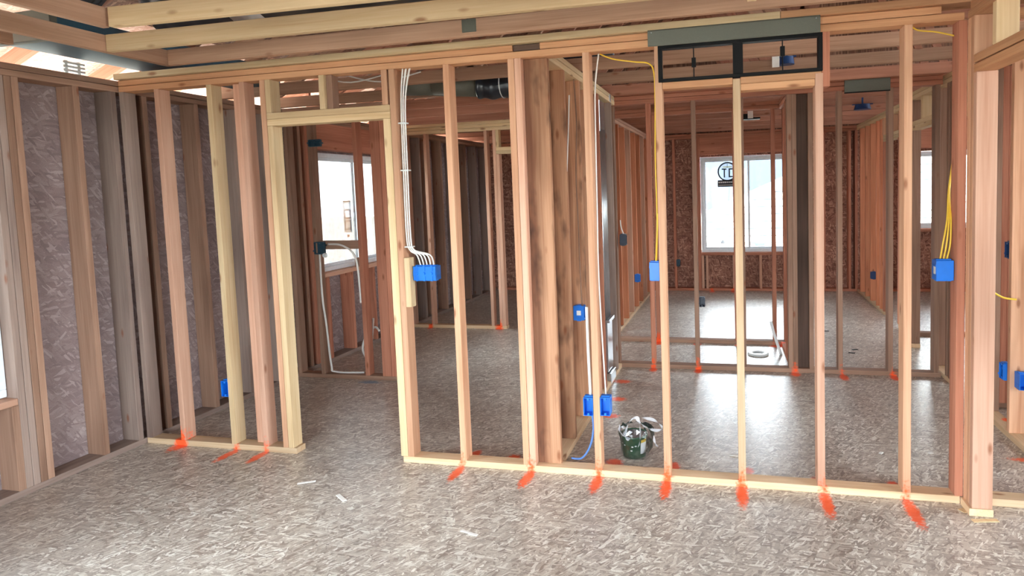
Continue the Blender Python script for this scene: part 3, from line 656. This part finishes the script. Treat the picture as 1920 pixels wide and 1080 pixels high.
ebox(3.45, 5.3, .42, '-x', 'tiny blue box low on the bedroom right wall studs', h=.09, m=BLUED)
o = ebox(-1.985, 1.535, 1.20, '-y', 'dark teal box at the left end of the horizontal wiring block', m=TEAL, w=.10, h=.10, d=.03)
ebox(-1.965, 1.53, 2.14, '-y', 'dark flat box high on the short wall above the window view', m=TEAL, w=.12, h=.05, d=.03)
bm = bmesh.new(); bmesh.ops.create_cone(bm, cap_ends=True, segments=20, radius1=.022, radius2=.018, depth=.02, matrix=Matrix.Translation((-1.93, 1.52, 1.135)) @ Matrix.Rotation(PI/2, 4, 'X'))
tag(bm_obj('cable_clamp', bm, OFFW), 'small white round clamp under the dark teal box', 'cable clamp')
def roundbox(loc, r, label, m):
    o = thing('ceiling_box', loc, 0, label, 'electrical box', 'round ceiling boxes')
    bm = bmesh.new(); bmesh.ops.create_cone(bm, cap_ends=True, segments=24, radius1=r, radius2=r*.85, depth=.055); bm_obj('box_shell', bm, m, o)
    bm = bmesh.new(); add_box(bm, -.008, .008, -.008, .008, .02, .10); add_box(bm, -r*1.2, r*1.2, -.01, .01, .024, .034); bm_obj('hanger', bm, m, o); return o
roundbox((2.03, 1.46, 2.53), .055, 'blue ceiling box above the right half of the black frame', BLUED)
roundbox((3.03, 3.88, 2.43), .085, 'blue round ceiling box seen below the second metal sheet', BLUED)
bm = bmesh.new(); add_box(bm, 1.925, 1.975, 1.40, 1.403, 2.48, 2.60); o = bm_obj('paper_tag', bm, SCRAP); tag(o, 'white paper tag hanging beside the blue ceiling box', 'tag')

# wood scrap spacing the triple box off the stud
w_ = thing('wood_block', (-.31, -.004, .97), 0, 'pale scrap block nailed upright to the doorway stud beside the triple box', 'wood block')
lumber(w_, 'block', .0, .036, 0, .06, 0, .30, WY)

# ---------------------------------------------------------------- cables
C_ = 'cable'
tube('yellow_cable', [(.915, .05, 2.385), (.99, .05, 2.352), (1.106, .05, 2.328), (1.185, .04, 2.31), (1.212, .03, 2.25), (1.214, .03, 2.08), (1.209, .02, 1.80), (1.211, .02, 1.5), (1.205, .03, 1.36), (1.195, .05, 1.235)], .004, YEL, None, 'yellow cable drooping from the top plate down to the blue switch box', C_)
tube('yellow_cable', [(1.216, .02, 1.50), (1.208, .02, 1.36), (1.198, .05, 1.235)], .004, YEL, None, 'short second yellow cable running beside the first into the same box', C_)
for i, dx in enumerate((0, .015, .030)):
    tube('yellow_cable', [(2.69+dx*.35, .105+dx*.8, 1.75), (2.668+dx*.4, .10+dx*.8, 1.58), (2.652+dx*.6, .07, 1.43), (2.628+dx*1.1, .05, 1.31), (2.62+dx, .06, 1.236)], .0042, YEL, None, 'yellow cable entering the wide blue box left of the corner post, %s of three' % ('leftmost', 'middle', 'rightmost')[i], C_, 'yellow cables at the right box')
tube('yellow_cable', [(2.48, .06, 2.40), (2.51, .05, 2.37), (2.59, .05, 2.355), (2.67, .05, 2.33)], .004, YEL, None, 'yellow cable stretched between the last two near studs just under the top plate', C_)
for i, (dx, dy) in enumerate(((0, 0), (.013, 0), (.026, .002), (.006, .012), (.020, .013))):
    ex_, ez = (-.235+i*.022, 1.214)
    tube('white_cable', [(-.270+dx*1.8, .03+dy, 2.40), (-.292+dx, .03+dy, 2.20), (-.300+dx, .03+dy, 1.8), (-.302+dx, .03+dy, 1.40), (-.288+dx, .035+dy, 1.315), (ex_-.015, .05, 1.28), (ex_, .062, ez)], .0046, WHT, None, 'white cable down the doorway stud, entering the triple box at its %s cable slot' % ('leftmost', 'second', 'third', 'fourth', 'rightmost')[i], C_, 'white cables beside the doorway')
for z in (2.07, 1.79, 1.33):
    bm = bmesh.new(); add_box(bm, -.312, -.262, .015, .055, z, z+.008, bev=.001); tag(bm_obj('cable_tie', bm, OFFW), 'white plastic tie holding the white cable bundle, %s one' % {2.07: 'highest', 1.79: 'middle', 1.33: 'lowest'}[z], 'cable tie', 'cable ties')
tube('white_strip', [(.795, .045, .975), (.797, .045, .70), (.802, .045, .465)], .009, OFFW, None, 'stiff white strip standing above the left open box of the pair', 'conduit')
tube('white_cable', [(.905, .07, 2.40), (.878, .07, 2.2), (.872, .07, 1.9), (.868, .07, 1.5), (.866, .07, 1.1), (.89, .05, .47)], .0045, WHT, None, 'thin white cable down the stud above the right open box of the pair', C_)
tube('blue_tube', [(.800, .08, .34), (.80, .10, .237), (.775, .11, .13), (.72, .12, .05), (.655, .12, .045)], .006, PEX, None, 'thin blue tube curling out of the left open box onto the floor plate', 'tube')
tube('grey_cable', [(.60, .745, 2.385), (.612, .74, 2.1), (.606, .70, 1.75), (.613, .69, 1.4), (.608, .72, 1.1), (.60, .78, .845)], .0045, WB, None, 'brown cable running down the plumbing wall into the stickered box', C_)
tube('white_cable', [(.615, .54, 2.25), (.606, .53, 2.05), (.613, .46, 1.9), (.607, .44, 1.76)], .0045, WHT, None, 'short white cable loop high on the plumbing wall', C_)
tube('white_cable', [(-1.835, 1.53, 2.0), (-1.845, 1.53, 1.5), (-1.86, 1.53, 1.128), (-1.945, 1.53, .75), (-1.94, 1.53, .5), (-1.925, 1.53, .1), (-1.88, 1.53, .045), (-1.65, 1.55, .045)], .009, WHT, None, 'thick white cable down the left stud of the short wall and along its plate', C_) if False else None
tube('white_cable', [(-2.008, 1.56, 1.15), (-2.008, 1.56, .75), (-1.985, 1.56, .5), (-1.965, 1.57, .12), (-1.93, 1.58, .052), (-1.65, 1.60, .048)], .009, WHT, None, 'thick white cable down the left stud of the short wall and along its plate', C_)
tube('white_cable', [(-1.90, 1.54, 1.235), (-1.75, 1.53, 1.22), (-1.63, 1.53, 1.12), (-1.615, 1.55, .85), (-1.612, 1.55, .70)], .009, WHT, None, 'white cable arching from the wiring block down the red stud', C_)
tube('white_cable', [(-1.62, 1.75, .52), (-1.63, 1.72, .30), (-1.65, 1.70, .045), (-1.73, 1.78, .12), (-1.82, 1.86, .20), (-1.80, 1.92, .33), (-1.70, 1.90, .40), (-1.62, 1.84, .38)], .010, WHT, None, 'loose white cable coiled on the floor behind the short wall', C_)
tube('white_cable', [(3.385, .87, 1.2), (3.40, .87, .95), (3.375, .87, .62), (3.345, .87, .435)], .007, WHT, None, 'white cable dropping into the blue box at the lower right edge', C_)
tube('white_cable', [(3.12, .9, .97), (3.22, .9, .90), (3.30, .9, .885)], .006, YEL, None, 'short pale cable crossing just right of the corner post', C_)
tube('white_cable', [(.655, 2.2, 1.36), (.66, 2.2, 1.30), (.68, 2.2, 1.235)], .005, WHT, None, 'thin cable entering the dark box at the end of the middle cross wall', C_)
for i, (x, dy) in enumerate(((-.95, 0), (-.75, .06))):
    tube('white_cable', [(x-.25, .5+dy, 2.50), (x, .55+dy, 2.445), (x+.28, .6+dy, 2.50)], .005, WHT, None, 'white cable sagging under the ceiling above the doorway, %s one' % ('left', 'right')[i], C_, 'white cables over the doorway')
tube('white_cable', [(.05, .35, 2.455), (.14, .4, 2.45), (.22, .5, 2.40)], .006, WHT, None, 'pale cable end hanging above the seventh near stud bay', C_) if False else None

# ---------------------------------------------------------------- black double frame and the metal sheet on the near wall
fr = thing('register_frame', (1.238, -.012, 2.198), 0, 'black double rectangular steel frame with threaded rods set high in the near wall', 'frame')
def bb(name, x0, x1, z0, z1, y0=0., y1=.05, m=BLACK, p=None):
    bm = bmesh.new(); add_box(bm, x0, x1, y0, y1, z0, z1, bev=.0015); return bm_obj(name, bm, m, p or fr)
W_, H_, t_ = .822, .19, .021
bb('top_rail', 0, W_, H_-.017, H_); bb('bottom_rail', 0, W_, 0, .017); bb('side_rail', 0, t_, .017, H_-.017); bb('side_rail', W_-t_, W_, .017, H_-.017)
bb('center_rail', .386, .436, .017, H_-.017)
for x in (.186, .632):
    r = bb('threaded_rod', x-.003, x+.003, .017, H_-.017, .02, .026); bb('turnbuckle', x-.011, x+.011, .07 if x < .3 else .09, .118 if x < .3 else .14, .012, .034, BLACK, r)
sm = thing('metal_sheet', (1.189, -.034, 2.384), 0, 'long grey green sheet metal cover across the top plates above the black frame', 'sheet metal')
bm = bmesh.new(); L = .858; prof = [(.004, .0), (0, .006), (0, .078), (.004, .085), (.05, .086), (.05, .083), (.006, .081), (.003, .075), (.003, .008), (.006, .003)]
for a in (0, L):
    pass
ra = [bm.verts.new((0, y, z)) for y, z in prof]; rb = [bm.verts.new((L, y, z)) for y, z in prof]
for i in range(len(prof)): j = (i+1) % len(prof); bm.faces.new((ra[i], rb[i], rb[j], ra[j]))
bm.faces.new(ra); bm.faces.new(rb[::-1]); bm_obj('folded_sheet', bm, SHEET, sm)
bm = bmesh.new()
for x in (.02, L-.02): bmesh.ops.create_uvsphere(bm, u_segments=10, v_segments=6, radius=.004, matrix=Matrix.Translation((x, -.001, .07)))
bm_obj('screw', bm, GALV, sm)
sm = thing('metal_sheet', (2.548, 2.17, 2.37), 0, 'smaller grey green metal sheet on the middle cross wall', 'sheet metal')
bm = bmesh.new(); add_box(bm, 0, .347, 0, .012, 0, .098, bev=.002); bm_obj('folded_sheet', bm, SHEET, sm)
bm = bmesh.new(); add_box(bm, .0, .347, .005, .012, -.008, 0); bm_obj('dark_edge', bm, BLACK, sm)

# ---------------------------------------------------------------- ducts
dk = thing('wall_duct', (.545, 1.66, 0), -.012, 'bright galvanised duct standing at the far end of the plumbing wall', 'duct')
bm = bmesh.new(); add_box(bm, -.06, .064, .0, .215, .11, .53, bev=.003); bm_obj('lower_box', bm, GALV, dk)
bm = bmesh.new(); add_box(bm, -.065, .085, -.005, .22, .53, .555, bev=.002); bm_obj('collar_flange', bm, GALV, dk)
bm = bmesh.new(); add_box(bm, .02, .085, .0, .215, .012, .10, mat=Matrix.Translation((0, 0, 0)), bev=.003); bm_obj('boot', bm, GALV, dk)
for y in (.03, .085, .14, .19):
    tube('riser_pipe', [(.035, y, .555), (.035, y, 1.3), (.035, y, 2.14)], .022, GALV, dk, n=1, seg=14)
bm = bmesh.new(); add_box(bm, -.06, .05, .0, .215, 2.12, 2.375, bev=.003); bm_obj('upper_box', bm, GALV, dk)
bm = bmesh.new(); add_box(bm, .55, .63, 1.95, 2.19, 2.395, 2.46, bev=.002); tag(bm_obj('nail_plate', bm, GALV), 'silver metal strap wrapping the end of the plumbing wall top plates', 'metal plate')
fd = thing('flexible_duct', (-.55, 1.25, 2.46), 0, 'black film covered flexible duct with a grey sleeve above the doorway room', 'duct', 'flexible ducts')
tube('grey_sleeve', [(-.45, .0, .075), (-.1, .0, .055)], .082, SHEET, fd, n=1, seg=20)
tube('film_jacket', [(.27, .0, .02), (.42, .02, .01), (.62, .08, .05), (.85, .12, .12), (1.3, .2, .25)], lambda t: .095+.006*math.sin(t*40), BLKP, fd, seg=20, n=14)
tube('cinch_strap', [(.46+.0, .035+.100*math.cos(a), .02+.100*math.sin(a)) for a in [i*PI/8 for i in range(17)]], .004, OFFW, fd, n=1)
tube('grey_sleeve', [(-.1, 0, .055), (.27, .0, .02)], .084, SHEET, fd, n=1, seg=20)
fd = thing('flexible_duct', (-1.2, -.42, 2.76), 0, 'long black film covered duct lying above the pale yellow joists', 'duct', 'flexible ducts')
tube('film_jacket', [(-.25, .0, .0), (.3, -.02, .02), (1.2, .0, .04), (2.4, .0, .05), (4.2, -.03, .05)], lambda t: .19+.006*math.sin(t*90), BLKP, fd, seg=20, n=12)
tube('silver_collar', [(.25, -.02, .02), (.43, -.02, .022)], .2, GALV, fd, n=1, seg=24)
fd = thing('flexible_duct', (-1.55, -1.05, 2.80), 0, 'dark blue film covered duct above the brown left joists', 'duct', 'flexible ducts')
tube('film_jacket', [(.0, .22, -.05), (.02, .1, -.03), (.05, -.3, .0), (.1, -1.4, .05)], lambda t: .16+.006*math.sin(t*60), BLKP, fd, seg=20, n=10)
fd = thing('sheet_duct', (-2.38, -.35, 2.56), ROTE, 'dark grey rectangular duct lying over the left wall plate', 'duct')
bm = bmesh.new(); add_box(bm, .12, .50, -.36, 1.35, -.02, .12, bev=.01); bm_obj('duct_body', bm, TEAL, fd)
bm = bmesh.new(); add_box(bm, .10, .52, -.40, -.36, -.03, .13, bev=.003); bm_obj('duct_flange', bm, SHEET, fd)
# corrugated vent chutes standing at the eave between truss heels
for i, y in enumerate((-.2, 1.0, 1.64, 4.0, 4.7)):
    v = thing('eave_baffle', (EX(y)-.11, y, 2.467), 0, 'white corrugated vent baffle on the left wall plate, %s' % ('left of the near wall corner', 'behind the second near stud', 'above the doorway header', 'far left room, nearer', 'far left room, farther')[i], 'vent baffle', 'eave vent baffles')
    bm = bmesh.new()
    for k in range(4): add_box(bm, -.02, .02, -.07, .07, .004+.024*k, .018+.024*k, bev=.002)
    add_box(bm, -.006, .006, -.05, -.03, .0, .098); add_box(bm, -.006, .006, .03, .05, .0, .098); bm_obj('ribs', bm, OFFW, v)

# ---------------------------------------------------------------- bucket in a plastic bag, flange, pipe, scraps
bk_ = thing('bucket', (1.005, .33, 0), 0, 'small dark green bucket wrapped in a clear plastic bag beside the near wall', 'bucket')
bm = bmesh.new(); seg = 32; rings = []
for r, z in ((.0, .0), (.066, .0), (.070, .004), (.080, .125), (.083, .127), (.083, .137), (.079, .138), (.077, .125), (.067, .008), (0, .008)):
    rings.append([bm.verts.new((r*math.cos(2*PI*k/seg), r*math.sin(2*PI*k/seg), z)) for k in range(seg)] if r else [bm.verts.new((0, 0, z))])
for a, b in zip(rings, rings[1:]):
    for k in range(seg):
        j = (k+1) % seg
        if len(a) == 1: bm.faces.new((a[0], b[k], b[j]))
        elif len(b) == 1: bm.faces.new((a[k], a[j], b[0]))
        else: bm.faces.new((a[k], a[j], b[j], b[k]))
bm_obj('pail', bm, GREEN, bk_, True)
bm = bmesh.new(); bmesh.ops.create_cone(bm, cap_ends=True, segments=28, radius1=.068, radius2=.070, depth=.02, matrix=Matrix.Translation((0, 0, .125))); bm_obj('dark_contents', bm, BLKP, bk_)
def curved(name, a0, a1, z0, z1, r, mat, par, seg=8):
    bm = bmesh.new(); lo = []; hi = []
    for i in range(seg+1):
        a = a0+(a1-a0)*i/seg; k0 = r(z0); k1 = r(z1)
        lo.append(bm.verts.new((k0*math.cos(a), k0*math.sin(a), z0))); hi.append(bm.verts.new((k1*math.cos(a), k1*math.sin(a), z1)))
    for i in range(seg): bm.faces.new((lo[i], lo[i+1], hi[i+1], hi[i]))
    return bm_obj(name, bm, mat, par)
rr = lambda z: .0712+.08*z
curved('white_label', math.radians(-52), math.radians(-16), .03, .10, rr, LBL, bk_); curved('yellow_label', math.radians(-50), math.radians(-18), .10, .118, rr, YEL, bk_)
for i, (a, z) in enumerate(((-150, .085), (-135, .078), (-95, .075), (-80, .08), (-100, .05))): curved('printed_mark', math.radians(a), math.radians(a+9), z, z+.007, rr, LBL, bk_, 3)
# the bag: crumpled open sleeve around the bucket with two loop handles
bg_ = thing('plastic_bag', (1.01, .33, 0), 0, 'crumpled clear plastic bag with loop handles around the green bucket', 'plastic bag')
bm = bmesh.new(); rnd = random.Random(3); rows = []
for i, (z, r) in enumerate(((.003, .078), (.03, .083), (.06, .086), (.09, .090), (.12, .094), (.145, .098), (.165, .092), (.18, .085))):
    rows.append([bm.verts.new(((r+rnd.uniform(-.003, .007)+(.022*max(0, math.cos(2*PI*k/28+.2)) if i > 1 else 0))*math.cos(2*PI*k/28), (r+rnd.uniform(-.003, .006))*math.sin(2*PI*k/28), z+(rnd.uniform(-.012, .014) if i > 4 else 0))) for k in range(28)])
for a, b in zip(rows, rows[1:]):
    for k in range(28): bm.faces.new((a[k], a[(k+1) % 28], b[(k+1) % 28], b[k]))
bm_obj('bag_sleeve', bm, BAG, bg_)
def ribbon(name, pts, w, par):
    P = smooth_path(pts, 8); bm = bmesh.new(); pr = None
    for i, p in enumerate(P):
        q = Vector((math.sin(i*.35)*.006, w*.6, math.cos(i*.3)*w*.55)); a, b = bm.verts.new(p-q), bm.verts.new(p+q)
        if pr: bm.faces.new((pr[0], pr[1], b, a))
        pr = (a, b)
    return bm_obj(name, bm, BAG, par)
BAGW = NT('white_plastic_fold')
BAGW.b.inputs['Base Color'].default_value = (.85, .88, .92, 1); BAGW.b.inputs['Alpha'].default_value = .6; BAGW.b.inputs['Roughness'].default_value = .25; BAGW = BAGW.m
for pts in ([(-.055, -.05, .12), (-.035, -.07, .20), (.0, -.075, .255), (.035, -.07, .25), (.045, -.08, .16), (.035, -.085, .09)],
            [(.02, -.06, .255), (.05, -.06, .22), (.10, -.06, .19), (.165, -.055, .185), (.17, -.05, .21), (.12, -.05, .245), (.05, -.05, .255)],
            [(-.09, -.03, .19), (-.085, -.05, .16), (-.05, -.08, .14), (-.02, -.09, .13)], [(.12, -.05, .14), (.13, -.05, .10), (.145, -.05, .08)]):
    ribbon('bag_handle', pts, .012, bg_).data.materials[0] = BAGW
tf = thing('toilet_flange', (1.872, 2.79, 0), 0, 'white round toilet flange on the bath floor', 'pipe flange')
bm = bmesh.new(); n = 36; R_ = [(.048, 0), (.095, 0), (.098, .004), (.098, .016), (.092, .02), (.052, .02), (.048, .014)]
rg = [[bm.verts.new((r*math.cos(2*PI*k/n), r*math.sin(2*PI*k/n), z)) for k in range(n)] for r, z in R_]
for i in range(len(rg)):
    a, b = rg[i], rg[(i+1) % len(rg)]
    for k in range(n): bm.faces.new((a[k], a[(k+1) % n], b[(k+1) % n], b[k]))
bm_obj('ring', bm, OFFW, tf, True)
bm = bmesh.new(); bmesh.ops.create_cone(bm, cap_ends=True, segments=28, radius1=.047, radius2=.047, depth=.006, matrix=Matrix.Translation((0, 0, .005))); bm_obj('drain_plug', bm, BLKP, tf)
tube('drain_pipe', [(2.085, 2.80, .0), (2.05, 2.80, .11), (2.02, 2.80, .21), (1.993, 2.80, .322)], .014, OFFW, None, 'thin white pipe sticking up at a slant beside the toilet flange', 'pipe', n=3)
for i, (x, y, a, l, wd) in enumerate(((1.623, .40, -.2, .045, .012), (2.651, 3.85, .2, .03, .012), (2.794, 3.06, .4, .03, .012), (2.741, 2.93, -.3, .03, .012), (2.464, .575, 1., .015, .01), (2.748, .62, .3, .015, .01), (-.816, -.347, .5, .05, .01), (-.50, -.48, -.6, .05, .012), (.34, -.69, -.3, .05, .008), (2.72, -.06, .5, .05, .02), (2.755, -.16, .2, .06, .015))):
    bm = bmesh.new(); add_box(bm, -l, l, -wd, wd, 0, .004, bev=.0015); o = bm_obj('wood_scrap' if i > 8 else 'floor_scrap', bm, (WY if i > 8 else SCRAP) if i not in (1, 2, 3) else BLACK); o.location = (x, y, .001); o.rotation_euler = (0, 0, a)
    tag(o, ('white chip on the floor behind the fifth and sixth near studs', 'black chip on the bright hall floor, farthest', 'black chip on the hall floor, middle one', 'black chip on the hall floor, nearest', 'white speck on the floor behind the near wall, left one', 'white speck on the floor behind the near wall, right one', 'pale splinter on the open floor, left', 'pale splinter on the open floor, second', 'pale splinter on the open floor below the doorway wall end', 'small wood sliver lying at the foot of the corner post, left', 'wood sliver lying in front of the corner post')[i], 'scrap', 'floor scraps')

o = thing('ceiling_boot', (1.86, 4.25, 2.40), 0, 'small dark duct boot hanging between the bedroom trusses', 'duct boot')
bm = bmesh.new(); add_box(bm, -.14, .14, -.06, .06, .0, .02, bev=.003); add_box(bm, -.12, .06, -.05, .05, .02, .066, bev=.003); bm_obj('boot_body', bm, BLACK, o)
bm = bmesh.new(); add_box(bm, .0, .06, -.061, -.055, .01, .10); bm_obj('pale_strap', bm, WHT, o)
fd = thing('flexible_duct', (1.56, 2.9, 2.68), 0, 'grey round duct running away above the bedroom trusses', 'duct', 'flexible ducts')
tube('duct_jacket', [(0, 0, 0), (.01, 1, 0), (-.01, 2.2, .01), (0, 3.4, 0)], .11, SHEET, fd, seg=18)
